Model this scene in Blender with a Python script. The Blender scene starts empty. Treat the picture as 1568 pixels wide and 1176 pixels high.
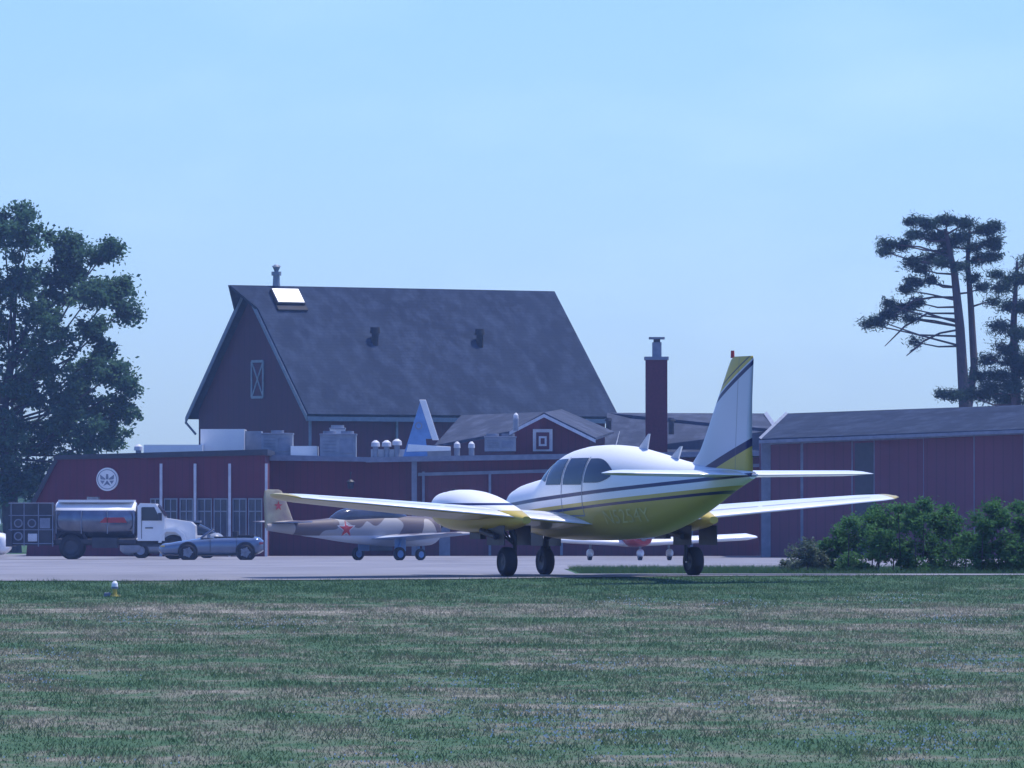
import bpy, math, random
import numpy as np
from mathutils import Vector, Matrix
random.seed(7); rng=np.random.default_rng(7)
F=10920.0; HZ=800.0; CZ=0.9
def P(px,py,Y): return Vector(((px-784)/F*Y, Y, CZ+(HZ-py)/F*Y))
def terr(y):
    if y<0: return -1.746
    if y<120: return -0.01455*(120-y)
    if y<125: return 0.0
    if y<270: return -0.53*(y-125)/145
    return -0.53
sc=bpy.context.scene
# ---------------- materials
def nodes(name):
    m=bpy.data.materials.new(name); m.use_nodes=True
    nt=m.node_tree; b=nt.nodes['Principled BSDF']; return m,nt,b
def noise(nt,scale,stretch=(1,1,1),detail=4,rough=.6):
    tc=nt.nodes.new('ShaderNodeTexCoord'); mp=nt.nodes.new('ShaderNodeMapping')
    mp.inputs['Scale'].default_value=stretch
    n=nt.nodes.new('ShaderNodeTexNoise'); n.inputs['Scale'].default_value=scale
    n.inputs['Detail'].default_value=detail; n.inputs['Roughness'].default_value=rough
    nt.links.new(tc.outputs['Object'],mp.inputs['Vector']); nt.links.new(mp.outputs['Vector'],n.inputs['Vector'])
    return n.outputs['Fac']
def ramp(nt,fac,stops,const=False):
    r=nt.nodes.new('ShaderNodeValToRGB'); e=r.color_ramp.elements
    if const: r.color_ramp.interpolation='CONSTANT'
    e[0].position=stops[0][0]; e[0].color=(*stops[0][1],1)
    e[1].position=stops[1][0]; e[1].color=(*stops[1][1],1)
    for p,c in stops[2:]:
        x=e.new(p); x.color=(*c,1)
    nt.links.new(fac,r.inputs['Fac']); return r.outputs['Color']
def math_(nt,op,a,b=None):
    n=nt.nodes.new('ShaderNodeMath'); n.operation=op
    for i,v in enumerate((a,b)):
        if v is None: continue
        if isinstance(v,(int,float)): n.inputs[i].default_value=v
        else: nt.links.new(v,n.inputs[i])
    return n.outputs[0]
def mix(nt,fac,a,b,bt='MIX'):
    n=nt.nodes.new('ShaderNodeMix'); n.data_type='RGBA'; n.blend_type=bt
    if isinstance(fac,(int,float)): n.inputs[0].default_value=fac
    else: nt.links.new(fac,n.inputs[0])
    for i,v in ((6,a),(7,b)):
        if isinstance(v,tuple): n.inputs[i].default_value=(*v,1)
        else: nt.links.new(v,n.inputs[i])
    return n.outputs[2]
def xyz(nt):
    tc=nt.nodes.new('ShaderNodeTexCoord'); s=nt.nodes.new('ShaderNodeSeparateXYZ')
    nt.links.new(tc.outputs['Object'],s.inputs[0]); return s.outputs
def bumpit(nt,b,fac,strength,dist=.02):
    bm=nt.nodes.new('ShaderNodeBump'); bm.inputs['Strength'].default_value=strength; bm.inputs['Distance'].default_value=dist
    nt.links.new(fac,bm.inputs['Height']); nt.links.new(bm.outputs[0],b.inputs['Normal'])
def M(name,c,c2=None,s=3,rough=.6,metal=0,bump=0,stretch=(1,1,1),coat=0):
    m,nt,b=nodes(name)
    if c2 is None: c2=tuple(x*.78 for x in c)
    f=noise(nt,s,stretch)
    nt.links.new(ramp(nt,f,[(.35,c2),(.65,c)]),b.inputs['Base Color'])
    b.inputs['Roughness'].default_value=rough; b.inputs['Metallic'].default_value=metal
    b.inputs['Coat Weight'].default_value=coat
    if bump: bumpit(nt,b,f,bump)
    return m
WHITE=(.8,.8,.8); YEL=(.52,.40,.075); BLUE=(.006,.008,.075)
m_white=M('white_paint',(.82,.82,.82),(.76,.76,.79),2,.3,coat=.4)
m_trim=M('white_trim',(.58,.60,.66),(.45,.47,.54),3,.6)
m_fasc=M('grey_trim',(.20,.23,.31),(.14,.165,.23),3,.6)
m_yel=M('yellow_paint',YEL,(.44,.34,.06),2,.35,coat=.2)
m_blue=M('blue_paint',BLUE,None,2,.35)
m_black=M('black_rubber',(.018,.018,.026),None,5,.8)
m_dark=M('dark_metal',(.03,.033,.05),(.018,.02,.032),4,.5)
m_grey=M('grey_metal',(.24,.27,.34),(.17,.2,.26),3,.45)
m_steel=M('steel',(.5,.5,.55),None,5,.3,metal=.8)
m_glass=M('window_glass',(.03,.04,.06),(.02,.025,.04),1,.06)
m_glass2=M('shopfront_glass',(.05,.06,.10),(.025,.03,.055),.8,.12)
m_ltblue=M('light_blue_paint',(.15,.31,.60),(.10,.23,.48),2,.4)
m_redp=M('red_paint',(.42,.03,.04),None,2,.4)
m_car=M('silver_blue_paint',(.13,.18,.28),(.10,.14,.24),1,.22,metal=.4,coat=.8)
m_concr=M('chimney_brick',(.12,.018,.04),(.08,.013,.028),9,.9,bump=.3)
def siding(name,c1,c2,per,axis='x'):
    m,nt,b=nodes(name)
    f=noise(nt,.6,(1,1,.25)); base=ramp(nt,f,[(.3,c2),(.7,c1)])
    o=xyz(nt); a=o[0]
    if axis=='y': a=math_(nt,'ADD',math_(nt,'MULTIPLY',o[0],.5),o[1])
    fr=math_(nt,'FRACT',math_(nt,'DIVIDE',a,per))
    ln=math_(nt,'LESS_THAN',fr,.13)
    col=mix(nt,math_(nt,'MULTIPLY',ln,.35),base,(.01,.004,.01))
    f2=noise(nt,5,(1,1,.1)); col=mix(nt,math_(nt,'MULTIPLY',f2,.16),col,(.12,.05,.09))
    nt.links.new(col,b.inputs['Base Color']); b.inputs['Roughness'].default_value=.75
    return m
m_red=siding('red_board_siding',(.135,.010,.032),(.09,.008,.024),.3)
m_red2=siding('red_metal_siding',(.145,.033,.062),(.11,.026,.050),.35)
m_redb=siding('barn_siding',(.105,.012,.034),(.075,.010,.027),.35,'y')
def roofm(name,c1,c2):
    m,nt,b=nodes(name)
    f=noise(nt,.35,(1,1,1),5); base=ramp(nt,f,[(.35,c2),(.65,c1)])
    f2=noise(nt,1.1,(1.3,1.3,.07),3); f2=math_(nt,'MULTIPLY',math_(nt,'SUBTRACT',f2,.45),3.5); f2.node.use_clamp=True
    base=mix(nt,math_(nt,'MULTIPLY',f2,.75),base,tuple(x*1.8 for x in c1))
    o=xyz(nt); fr=math_(nt,'FRACT',math_(nt,'DIVIDE',o[2],.16)); ln=math_(nt,'LESS_THAN',fr,.25)
    base=mix(nt,math_(nt,'MULTIPLY',ln,.15),base,tuple(x*.4 for x in c2))
    f3=noise(nt,7,(1,1,1.5),2); base=mix(nt,math_(nt,'MULTIPLY',f3,.45),base,tuple(x*.4 for x in c2))
    nt.links.new(base,b.inputs['Base Color']); b.inputs['Roughness'].default_value=1.0; b.inputs['Specular IOR Level'].default_value=.1
    bumpit(nt,b,f3,.4); return m
m_roof=roofm('slate_shingles',(.034,.048,.085),(.023,.033,.062))
m_roof2=roofm('grey_shingles',(.07,.085,.13),(.05,.062,.10))
# fuselage stripes
def striped(name,k,stops,off=0.0,span=2.0):
    m,nt,b=nodes(name); o=xyz(nt)
    s=math_(nt,'ADD',o[2],math_(nt,'MULTIPLY',o[0],k))
    s=math_(nt,'DIVIDE',math_(nt,'SUBTRACT',s,off),span)
    col=ramp(nt,s,[((p-off)/span,c) for p,c in stops],True)
    f=noise(nt,2.5); col=mix(nt,math_(nt,'MULTIPLY',f,.03),col,(.15,.17,.2))
    nt.links.new(col,b.inputs['Base Color']); b.inputs['Roughness'].default_value=.33; b.inputs['Specular IOR Level'].default_value=.35
    return m
m_fus=striped('fuselage_paint',.054,[(0,YEL),(1.09,BLUE),(1.14,YEL),(1.20,WHITE),(1.315,BLUE),(1.38,WHITE)])
m_nac=striped('nacelle_paint',.0,[(0,YEL),(1.10,WHITE),(1.18,BLUE),(1.225,WHITE)])
m_fin,nt,b=nodes('fin_paint'); o=xyz(nt)
s1=math_(nt,'ADD',o[2],math_(nt,'MULTIPLY',o[0],.47)); s2=math_(nt,'ADD',o[2],math_(nt,'MULTIPLY',o[0],.28))
FW=(.52,.55,.64)
c1=ramp(nt,s1,[(0,FW),(.68,BLUE),(.76,FW),(.79,YEL),(.86,BLUE),(.885,YEL)],True)
c2=ramp(nt,s2,[(0,YEL),(.50,BLUE),(.63,FW)],True)
c=mix(nt,math_(nt,'GREATER_THAN',o[2],2.55),c2,c1)
rud=math_(nt,'COMPARE',math_(nt,'ADD',o[0],math_(nt,'MULTIPLY',o[2],.08)),-5.12); rud.node.inputs[2].default_value=.012
c=mix(nt,math_(nt,'MULTIPLY',rud,.5),c,(.1,.1,.15))
nt.links.new(c,b.inputs['Base Color']); b.inputs['Roughness'].default_value=.35; b.inputs['Specular IOR Level'].default_value=.3
# camo
m_camo,nt,b=nodes('camouflage_paint'); f=noise(nt,.55,(1,1,1),1); o=xyz(nt)
c=ramp(nt,f,[(0,(.24,.24,.27)),(.46,(.08,.06,.075)),(.57,(.33,.30,.29))],True)
c=mix(nt,math_(nt,'LESS_THAN',o[2],.92),c,(.42,.47,.58)); nt.links.new(c,b.inputs['Base Color']); b.inputs['Roughness'].default_value=.6
# ---------------- mesh builder
class MB:
    def __init__(s): s.v=[]; s.f=[]; s.m=[]; s.s=[]
    def add(s,vs,fs,m=0,sm=False):
        o=len(s.v); s.v+= [tuple(v) for v in vs]
        for i,f in enumerate(fs):
            s.f.append([o+k for k in f]); s.m.append(m[i] if isinstance(m,list) else m); s.s.append(sm)
    def box(s,x0,x1,y0,y1,z0,z1,m=0):
        v=[(x,y,z) for z in (z0,z1) for y in (y0,y1) for x in (x0,x1)]
        s.add(v,[(0,2,3,1),(4,5,7,6),(0,1,5,4),(2,6,7,3),(0,4,6,2),(1,3,7,5)],m)
    def ext(s,pts,d,m=0):
        n=len(pts); d=Vector(d); v=[Vector(p) for p in pts]+[Vector(p)+d for p in pts]
        s.add(v,[list(range(n)),list(range(2*n-1,n-1,-1))]+[(i,i+n,(i+1)%n+n,(i+1)%n) for i in range(n)],m)
    def cyl(s,p0,p1,r0,r1=None,n=12,m=0,sm=True):
        if r1 is None: r1=r0
        p0=Vector(p0);p1=Vector(p1); d=(p1-p0).normalized(); a=d.orthogonal().normalized(); b=d.cross(a)
        v=[];
        for p,r in((p0,r0),(p1,r1)):
            for i in range(n):
                t=2*math.pi*i/n; v.append(p+(a*math.cos(t)+b*math.sin(t))*r)
        s.add(v,[(i,(i+1)%n,(i+1)%n+n,i+n) for i in range(n)],m,sm)
        s.add(v[:n],[list(range(n))[::-1]],m); s.add(v[n:],[list(range(n))],m)
    def rings(s,R,m=0,sm=True,caps=True,mf=None):
        n=len(R[0]); v=[p for r in R for p in r]; fs=[];ms=[]
        for j in range(len(R)-1):
            for i in range(n):
                fs.append((j*n+i,j*n+(i+1)%n,(j+1)*n+(i+1)%n,(j+1)*n+i)); ms.append(mf(j,i) if mf else m)
        s.add(v,fs,ms,sm)
        if caps:
            s.add(R[0],[list(range(n))[::-1]],ms[0]); s.add(R[-1],[list(range(n))],ms[-1])
    def wheel(s,c,r,w,ax,mt=0,mr=1):
        c=Vector(c); ax=Vector(ax).normalized(); a=ax.orthogonal().normalized(); b=ax.cross(a)
        prof=[(-.5,.6),(-.5,.86),(-.36,.98),(0,1),(.36,.98),(.5,.86),(.5,.6),(.42,.55),(.40,.2),(.46,.0)]
        prof=[(-.46,0),(-.40,.2),(-.42,.55)]+prof
        n=24; R=[]
        for h,q in prof: R.append([c+ax*(h*w)+(a*math.cos(2*math.pi*i/n)+b*math.sin(2*math.pi*i/n))*max(q*r,.002) for i in range(n)])
        s.rings(R,sm=True,mf=lambda j,i: mt if 2<=j<=8 else mr)
    def obj(s,name,mats,par=None,loc=None,bevel=0):
        me=bpy.data.meshes.new(name); me.from_pydata(s.v,[],s.f)
        for m in mats: me.materials.append(m)
        me.polygons.foreach_set('material_index',s.m); me.polygons.foreach_set('use_smooth',s.s); me.update()
        o=bpy.data.objects.new(name,me); sc.collection.objects.link(o)
        if par is not None:
            o.parent=par
            if loc=='world': o.location=-Vector(par.location)
        if bevel:
            bv=o.modifiers.new('b','BEVEL'); bv.width=bevel; bv.segments=2; bv.limit_method='ANGLE'
        return o
def empty(name,loc=(0,0,0),rz=0):
    e=bpy.data.objects.new(name,None); sc.collection.objects.link(e); e.location=loc; e.rotation_euler=(0,0,rz); e.empty_display_size=.2
    return e
def rawmesh(name,V,k,mat,par=None):
    """V (N,k,3) polygons"""
    N=V.shape[0]; me=bpy.data.meshes.new(name)
    me.vertices.add(N*k); me.vertices.foreach_set('co',V.astype(np.float32).ravel())
    me.loops.add(N*k); me.loops.foreach_set('vertex_index',np.arange(N*k,dtype=np.int32))
    me.polygons.add(N); me.polygons.foreach_set('loop_start',np.arange(0,N*k,k,dtype=np.int32)); me.polygons.foreach_set('loop_total',np.full(N,k,dtype=np.int32))
    me.materials.append(mat); me.update(calc_edges=True)
    o=bpy.data.objects.new(name,me); sc.collection.objects.link(o)
    if par is not None: o.parent=par; o.location=-Vector(par.location)
    return o
# ---------------- world, sun, camera
SV=Vector((.32,.16,.93)).normalized()
elev=math.asin(SV.z); az=math.atan2(SV.x,SV.y)
w=bpy.data.worlds.new('World'); sc.world=w; w.use_nodes=True; nt=w.node_tree
bg=nt.nodes['Background']; sky=nt.nodes.new('ShaderNodeTexSky'); sky.sky_type='NISHITA'; sky.sun_disc=False
sky.sun_elevation=elev; sky.sun_rotation=az; sky.air_density=1.0; sky.dust_density=.6; sky.ozone_density=2.5
tc=nt.nodes.new('ShaderNodeTexCoord'); mp=nt.nodes.new('ShaderNodeMapping'); mp.inputs['Scale'].default_value=(14,14,40)
nz=nt.nodes.new('ShaderNodeTexNoise'); nz.inputs['Scale'].default_value=1; nz.inputs['Detail'].default_value=5
nt.links.new(tc.outputs['Generated'],mp.inputs['Vector']); nt.links.new(mp.outputs[0],nz.inputs['Vector'])
tint=mix(nt,1.0,sky.outputs[0],(.60,.88,1.62),'MULTIPLY')
cl=ramp(nt,nz.outputs['Fac'],[(.5,(0,0,0)),(.8,(.2,.2,.2))])
tint=mix(nt,cl,tint,(6,8,9))
nt.links.new(tint,bg.inputs['Color']); bg.inputs['Strength'].default_value=.142
sl=bpy.data.lights.new('sun','SUN'); sl.energy=4.8; sl.angle=math.radians(.5); sl.color=(1,.97,.93)
so=bpy.data.objects.new('sun',sl); sc.collection.objects.link(so); so.rotation_euler=SV.to_track_quat('Z','Y').to_euler()
cam=bpy.data.cameras.new('camera'); co=bpy.data.objects.new('camera',cam); sc.collection.objects.link(co)
cam.sensor_width=36; cam.lens=F/1568*36; cam.clip_end=20000; cam.clip_start=1
co.location=(0,0,CZ); co.rotation_euler=(math.radians(90)+math.atan((HZ-588)/F),0,0); sc.camera=co
sc.view_settings.view_transform='Standard'; sc.view_settings.look='None'; sc.view_settings.exposure=0
# summer haze: real thin scattering volume over the airfield
hz=MB(); hz.box(-500,500,-40,900,-8,90)
m_hz=bpy.data.materials.new('air_haze'); m_hz.use_nodes=True; nt=m_hz.node_tree; nt.nodes.remove(nt.nodes['Principled BSDF'])
vs_=nt.nodes.new('ShaderNodeVolumeScatter'); vs_.inputs['Color'].default_value=(.36,.56,1,1); vs_.inputs['Density'].default_value=.00034; vs_.inputs['Anisotropy'].default_value=.3
nt.links.new(vs_.outputs[0],nt.nodes['Material Output'].inputs['Volume'])
hz.obj('air_haze',[m_hz])
# ---------------- ground
def grasscol(nt):
    geo=nt.nodes.new('ShaderNodeNewGeometry'); sp=nt.nodes.new('ShaderNodeSeparateXYZ'); nt.links.new(geo.outputs['Position'],sp.inputs[0])
    def nz(scale,st,det=4,dist=0,rot=.03):
        mp=nt.nodes.new('ShaderNodeMapping'); mp.inputs['Scale'].default_value=st; mp.inputs['Rotation'].default_value=(0,0,rot)
        n=nt.nodes.new('ShaderNodeTexNoise'); n.inputs['Scale'].default_value=scale; n.inputs['Detail'].default_value=det; n.inputs['Distortion'].default_value=dist
        nt.links.new(geo.outputs['Position'],mp.inputs[0]); nt.links.new(mp.outputs[0],n.inputs['Vector']); return n.outputs['Fac']
    a=nz(1,(.38,.40,0),4,.5,.35); b_=nz(1,(1.3,.95,0),5,.8,.2); c_=nz(1,(.10,.07,0),2); d_=nz(1,(5,1.6,0),3)
    y=math_(nt,'DIVIDE',math_(nt,'SUBTRACT',sp.outputs[1],50.0),75.0)
    band=ramp(nt,y,[(0,(.56,)*3),(.10,(.51,)*3),(.20,(.59,)*3),(.30,(.52,)*3),(.38,(.59,)*3),(.46,(.54,)*3),(.53,(.60,)*3),(.58,(.50,)*3),(.64,(.70,)*3),(.70,(.52,)*3),(.80,(.36,)*3),(1,(.33,)*3)])
    t=math_(nt,'ADD',math_(nt,'MULTIPLY',a,.60),math_(nt,'MULTIPLY',b_,.72)); t=math_(nt,'ADD',t,math_(nt,'MULTIPLY',c_,.25)); t=math_(nt,'ADD',t,math_(nt,'MULTIPLY',d_,.35))
    t=math_(nt,'SUBTRACT',t,.48)
    t=math_(nt,'ADD',t,math_(nt,'MULTIPLY',math_(nt,'SUBTRACT',band,.5),.9))
    return ramp(nt,t,[(.34,(.038,.10,.048)),(.46,(.062,.125,.065)),(.55,(.105,.14,.09)),(.66,(.175,.175,.135)),(.80,(.29,.27,.225))])
m_ground,nt,b=nodes('grass_ground'); gc=grasscol(nt); gc=mix(nt,.15,gc,(.07,.07,.05)); nt.links.new(gc,b.inputs['Base Color']); b.inputs['Roughness'].default_value=1; b.inputs['Specular IOR Level'].default_value=.1
m_blade,nt,b=nodes('grass_blades'); gc=grasscol(nt)
rf=noise(nt,55,(1,1,.2),2); gc=mix(nt,math_(nt,'MULTIPLY',rf,.2),gc,(.22,.24,.15))
nt.nodes.remove(b); d=nt.nodes.new('ShaderNodeBsdfDiffuse'); t=nt.nodes.new('ShaderNodeBsdfTranslucent'); mx=nt.nodes.new('ShaderNodeMixShader'); mx.inputs[0].default_value=.45
nt.links.new(gc,d.inputs[0]); nt.links.new(gc,t.inputs[0]); nt.links.new(d.outputs[0],mx.inputs[1]); nt.links.new(t.outputs[0],mx.inputs[2])
nt.links.new(mx.outputs[0],nt.nodes['Material Output'].inputs[0])
g=MB(); ys=[-300,0,30,60,90,110,120,125,160,200,240,270,300,400,800,2000,9000]; xs=[-5000,-400,-60,-20,0,20,60,400,5000]
vs=[(x,y,terr(y)) for y in ys for x in xs]; n=len(xs)
g.add(vs,[(j*n+i,j*n+i+1,(j+1)*n+i+1,(j+1)*n+i) for j in range(len(ys)-1) for i in range(n-1)])
g.obj('ground',[m_ground])
m_asph=M('taxiway_asphalt',(.19,.19,.215),(.14,.14,.165),.6,.9,stretch=(1,.3,1))
m_apr=M('apron_concrete',(.21,.21,.245),(.15,.15,.18),.3,.9,stretch=(1,.15,1))
def front(x): return float(np.interp(x,[-150,-6,-1,2.5,9,150],[115.6,116,117.2,119.3,120.8,121.3]))
tx=MB(); xs=[-150,-20,-10,-6,-3,-1,1,2.5,5,9,20,150]; rows=24
for j in range(rows+1):
    for x in xs:
        f0=front(x); y=f0+(124-f0)*j/rows; tx.v.append((x,y,terr(y)+.012))
n=len(xs)
for j in range(rows):
    for i in range(n-1): tx.f.append([j*n+i,j*n+i+1,(j+1)*n+i+1,(j+1)*n+i]); tx.m.append(0); tx.s.append(False)
tx.obj('taxiway',[m_asph])
ap=MB()
def strip(x0,x1,yl):
    o=len(ap.v)
    for y in yl: ap.v+=[(x0,y,terr(y)+.012),(x1,y,terr(y)+.012)]
    for j in range(len(yl)-1): ap.f.append([o+2*j,o+2*j+1,o+2*j+3,o+2*j+2]); ap.m.append(0); ap.s.append(False)
strip(-150,1.1,[124,125,150,160,200,270,320]); strip(1.1,40,[152,200,270,320])
ap.obj('apron',[m_apr])
# grass blades
X=[];Y=[];H=[];W=[]
N=330000; u=rng.random(N); y=50+71*u**.8; x=(rng.random(N)*2-1)*y*.100; h=.012+.034*rng.random(N)**1.4; wd=.012*(.6+.8*rng.random(N))
fr=np.interp(x,[-150,-6,-1,2.5,9,150],[115.6,116,117.2,119.3,120.8,121.3])
k=y<fr; cl=(np.sin(x*2.1+np.sin(y*.7)*2)+np.sin(y*1.3+x*.6)+np.sin(x*5.3+y*.9))*.22+1; h=h*cl
X.append(x[k]);Y.append(y[k]);H.append(h[k]);W.append(wd[k])
# taller tufts
x=(rng.random(420)*2-1); y=56+60*rng.random(420); x=x*y*.085
kk=rng.integers(0,420,14000); xx=x[kk]+rng.normal(0,.12,14000); yy=y[kk]+rng.normal(0,.25,14000); fr=np.interp(xx,[-150,-6,-1,2.5,9,150],[115.6,116,117.2,119.3,120.8,121.3]); q=yy<fr
X.append(xx[q]);Y.append(yy[q]);H.append((.03+.05*rng.random(14000))[q]);W.append(np.full(q.sum(),.012))
x=1.2+rng.random(60000)*16; y=124.2+rng.random(60000)*27; X.append(x);Y.append(y);H.append(.04+.10*rng.random(60000)**2);W.append(.014*np.ones(60000))
X=np.concatenate(X);Y=np.concatenate(Y);H=np.concatenate(H);W=np.concatenate(W)
Z=np.where(Y<120,-.01455*(120-Y),np.where(Y<125,0,-.53*(Y-125)/145))
th=rng.random(len(X))*math.pi; lx=(rng.random(len(X))-.5)*H*2.0; ly=(rng.random(len(X))-.5)*H*2.0
V=np.zeros((len(X),3,3)); dx=np.cos(th)*W/2; dy=np.sin(th)*W/2
V[:,0]=np.stack([X-dx,Y-dy,Z-.003],1); V[:,1]=np.stack([X+dx,Y+dy,Z-.003],1); V[:,2]=np.stack([X+lx,Y+ly,Z+H],1)
rawmesh('grass',V,3,m_blade)
# clover flowers
N=1800; cx=rng.random(30)*2-1; cy=52+rng.random(30)*55; k=rng.integers(0,30,N)
y=cy[k]+rng.normal(0,1.6,N); x=cx[k]*y*.072+rng.normal(0,.35,N); kk=(y<114); x=x[kk];y=y[kk]
z=-.01455*(120-y)+.04+.03*rng.random(len(x)); s=.008
V=np.zeros((len(x),4,3))
for i,(a,c) in enumerate(((-1,0),(0,-1),(1,0),(0,1))): V[:,i]=np.stack([x+a*s,y+0*x,z+c*s],1)
rawmesh('clover_flowers',V,4,M('clover_white',(.75,.77,.75),None,3,.9))
# ---------------- foliage
def leafmat(name,c1,c2,c3,sc1=.5,tr=.3):
    m,nt,b=nodes(name); nt.nodes.remove(b)
    f=noise(nt,sc1,(1,1,1),3); f2=noise(nt,7,(1,1,1),1); v=math_(nt,'ADD',math_(nt,'MULTIPLY',f,.6),math_(nt,'MULTIPLY',f2,.4))
    col=ramp(nt,v,[(.35,c1),(.5,c2),(.65,c3)])
    d=nt.nodes.new('ShaderNodeBsdfDiffuse'); t=nt.nodes.new('ShaderNodeBsdfTranslucent'); mx=nt.nodes.new('ShaderNodeMixShader'); mx.inputs[0].default_value=tr
    nt.links.new(col,d.inputs[0]); nt.links.new(col,t.inputs[0]); nt.links.new(d.outputs[0],mx.inputs[1]); nt.links.new(t.outputs[0],mx.inputs[2])
    nt.links.new(mx.outputs[0],nt.nodes['Material Output'].inputs[0]); return m
m_leaf=leafmat('tree_leaves',(.035,.09,.06),(.062,.14,.085),(.12,.21,.115),tr=.42)
m_pine=leafmat('pine_needles',(.018,.042,.038),(.03,.065,.052),(.055,.10,.07),tr=.25)
m_bush=leafmat('bush_leaves',(.045,.12,.05),(.075,.185,.065),(.13,.27,.10),1.2,.4)
m_bark=M('bark',(.085,.08,.09),(.05,.045,.055),6,.95,bump=.5,stretch=(1,1,.3))
m_bark2=M('pine_bark',(.12,.085,.095),(.075,.055,.065),6,.95,bump=.5,stretch=(1,1,.3))
def leaves(C,size,asp=.6,up=.4):
    N=len(C); nrm=rng.normal(size=(N,3)); nrm[:,2]+=up*1.5; nrm/=np.linalg.norm(nrm,axis=1)[:,None]
    r=rng.normal(size=(N,3)); a=np.cross(nrm,r); a/=np.linalg.norm(a,axis=1)[:,None]+1e-6; b=np.cross(nrm,a)
    s=size*(.6+.8*rng.random(N))[:,None]; V=np.zeros((N,4,3))
    V[:,0]=C-a*s; V[:,1]=C-b*s*asp; V[:,2]=C+a*s; V[:,3]=C+b*s*asp
    return V
def clumps(blobs,s,per,sub,flat=.8,csz=.3,shell=.45):
    out=[]; cents=[]
    for c,R in blobs:
        k=max(3,int(sub*R)); d=rng.normal(size=(k,3)); d/=np.linalg.norm(d,axis=1)[:,None]
        r=R*(shell+(1.08-shell)*rng.random(k)); cc=np.array(c)+d*r[:,None]*np.array([1,1,flat]); cents.append((c,cc))
        for q in cc:
            rad=csz*(.6+.8*rng.random()); n=int(per*(.6+.8*rng.random()))
            out.append(q+rng.normal(size=(n,3))*rad*np.array([.6,.6,.42]))
    return np.concatenate(out),cents
def branchy(mb,pts,rads,n=7,m=0):
    for i in range(len(pts)-1): mb.cyl(pts[i],pts[i+1],rads[i],rads[i+1],n,m)
# left tree
YT=338; s=F/YT
tree=empty('deciduous_tree',P(55,800,YT)+Vector((0,0,-1.4)))
bl=[]
for (px,py,r,dy) in [(-60,380,50,1),(-40,470,55,0),(-55,570,60,0),(-50,660,60,0),(5,355,36,0),(45,362,38,-1),(100,382,36,1),(150,390,30,0),(170,376,17,0),(20,430,50,-1),(85,440,46,1),(140,450,36,-1),(180,440,24,1),(192,472,19,0),(25,520,48,1),(90,520,44,-1),(140,510,28,0),(132,570,36,1),(172,575,30,-1),(196,590,19,0),(40,600,48,-1),(95,610,44,0),(150,630,36,0),(190,625,22,0),(20,670,46,0),(75,680,46,1),(130,680,44,-1),(165,668,27,0),(10,735,42,0),(50,735,36,0),(-40,740,44,0),(115,725,35,0),(35,328,13,0),(60,560,34,0),(100,650,34,0),(60,480,34,0),(110,410,26,0),(120,600,26,0),(0,600,40,1),(160,535,16,0)]:
    bl.append((tuple(P(px,py,YT+dy*1.6+random.uniform(-1.2,1.2))),r/s))
C,ce=clumps(bl,s,90,19,.9,.36,.2)
rawmesh('foliage',leaves(C,.108,.6,.8),4,m_leaf,tree)
tb=MB(); base=P(20,852,YT); 
branchy(tb,[base,P(12,720,YT),P(5,620,YT),P(20,540,YT)],[.45,.36,.26,.16])
random.seed(3)
for c,cc in ce:
    c=Vector(c); t=min(1,max(0,(c.z-3.5)/11)); st=P(12,720,YT).lerp(P(20,540,YT),t)
    mid=st.lerp(c,.5)+Vector((random.uniform(-.4,.4),0,-.5)); branchy(tb,[st,mid,c],[.075,.05,.028],5)
    for q in cc[:7]: tb.cyl(c,Vector(q),.022,.01,4)
tb.obj('trunk_and_limbs',[m_bark],tree,'world')
# pines
def pine(name,YP,trunks,blobs,per=110,extra=[],rs=1.0,csz=.26):
    s=F/YP; e=empty(name,(P(trunks[0][0][0],852,YP).x,YP,-.53)); 
    B=[(tuple(P(a,b_,YP+random.uniform(-1.3,1.3))),rs*r/s) for a,b_,r in blobs]
    C,ce=clumps(B,s,per,22,.5,csz,.15)
    rawmesh('needles',leaves(C,.10,.20,.5),4,m_pine,e)
    tb=MB()
    for tr in trunks: branchy(tb,[P(a,b_,YP+dy) for a,b_,r,dy in tr],[t[2] for t in tr],9)
    dense=[]
    for tr in trunks:
        pp=[P(a,b_,YP+dy) for a,b_,r,dy in tr]
        for i in range(len(pp)-1):
            for k in range(8): dense.append(pp[i].lerp(pp[i+1],k/8))
    for c,cc in ce:
        c=Vector(c); st=min(dense,key=lambda q:(q-c).length+ (3 if q.z>c.z+.1 else 0)+abs((c.z-q.z)-.2*abs(c.x-q.x)))
        mid=st.lerp(c,.5)+Vector((0,random.uniform(-.2,.2),random.uniform(-.2,.12)*(st-c).length*.6)); branchy(tb,[st,mid,c],[.055,.04,.025],5)
        for q in cc[:6]: tb.cyl(c,Vector(q),.018,.008,4)
    for tr in extra: branchy(tb,[P(a,b_,YP) for a,b_ in tr],[.05]*(len(tr)-1)+[.02],5)
    tb.obj('trunk_and_branches',[m_bark2],e,'world'); return e
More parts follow.
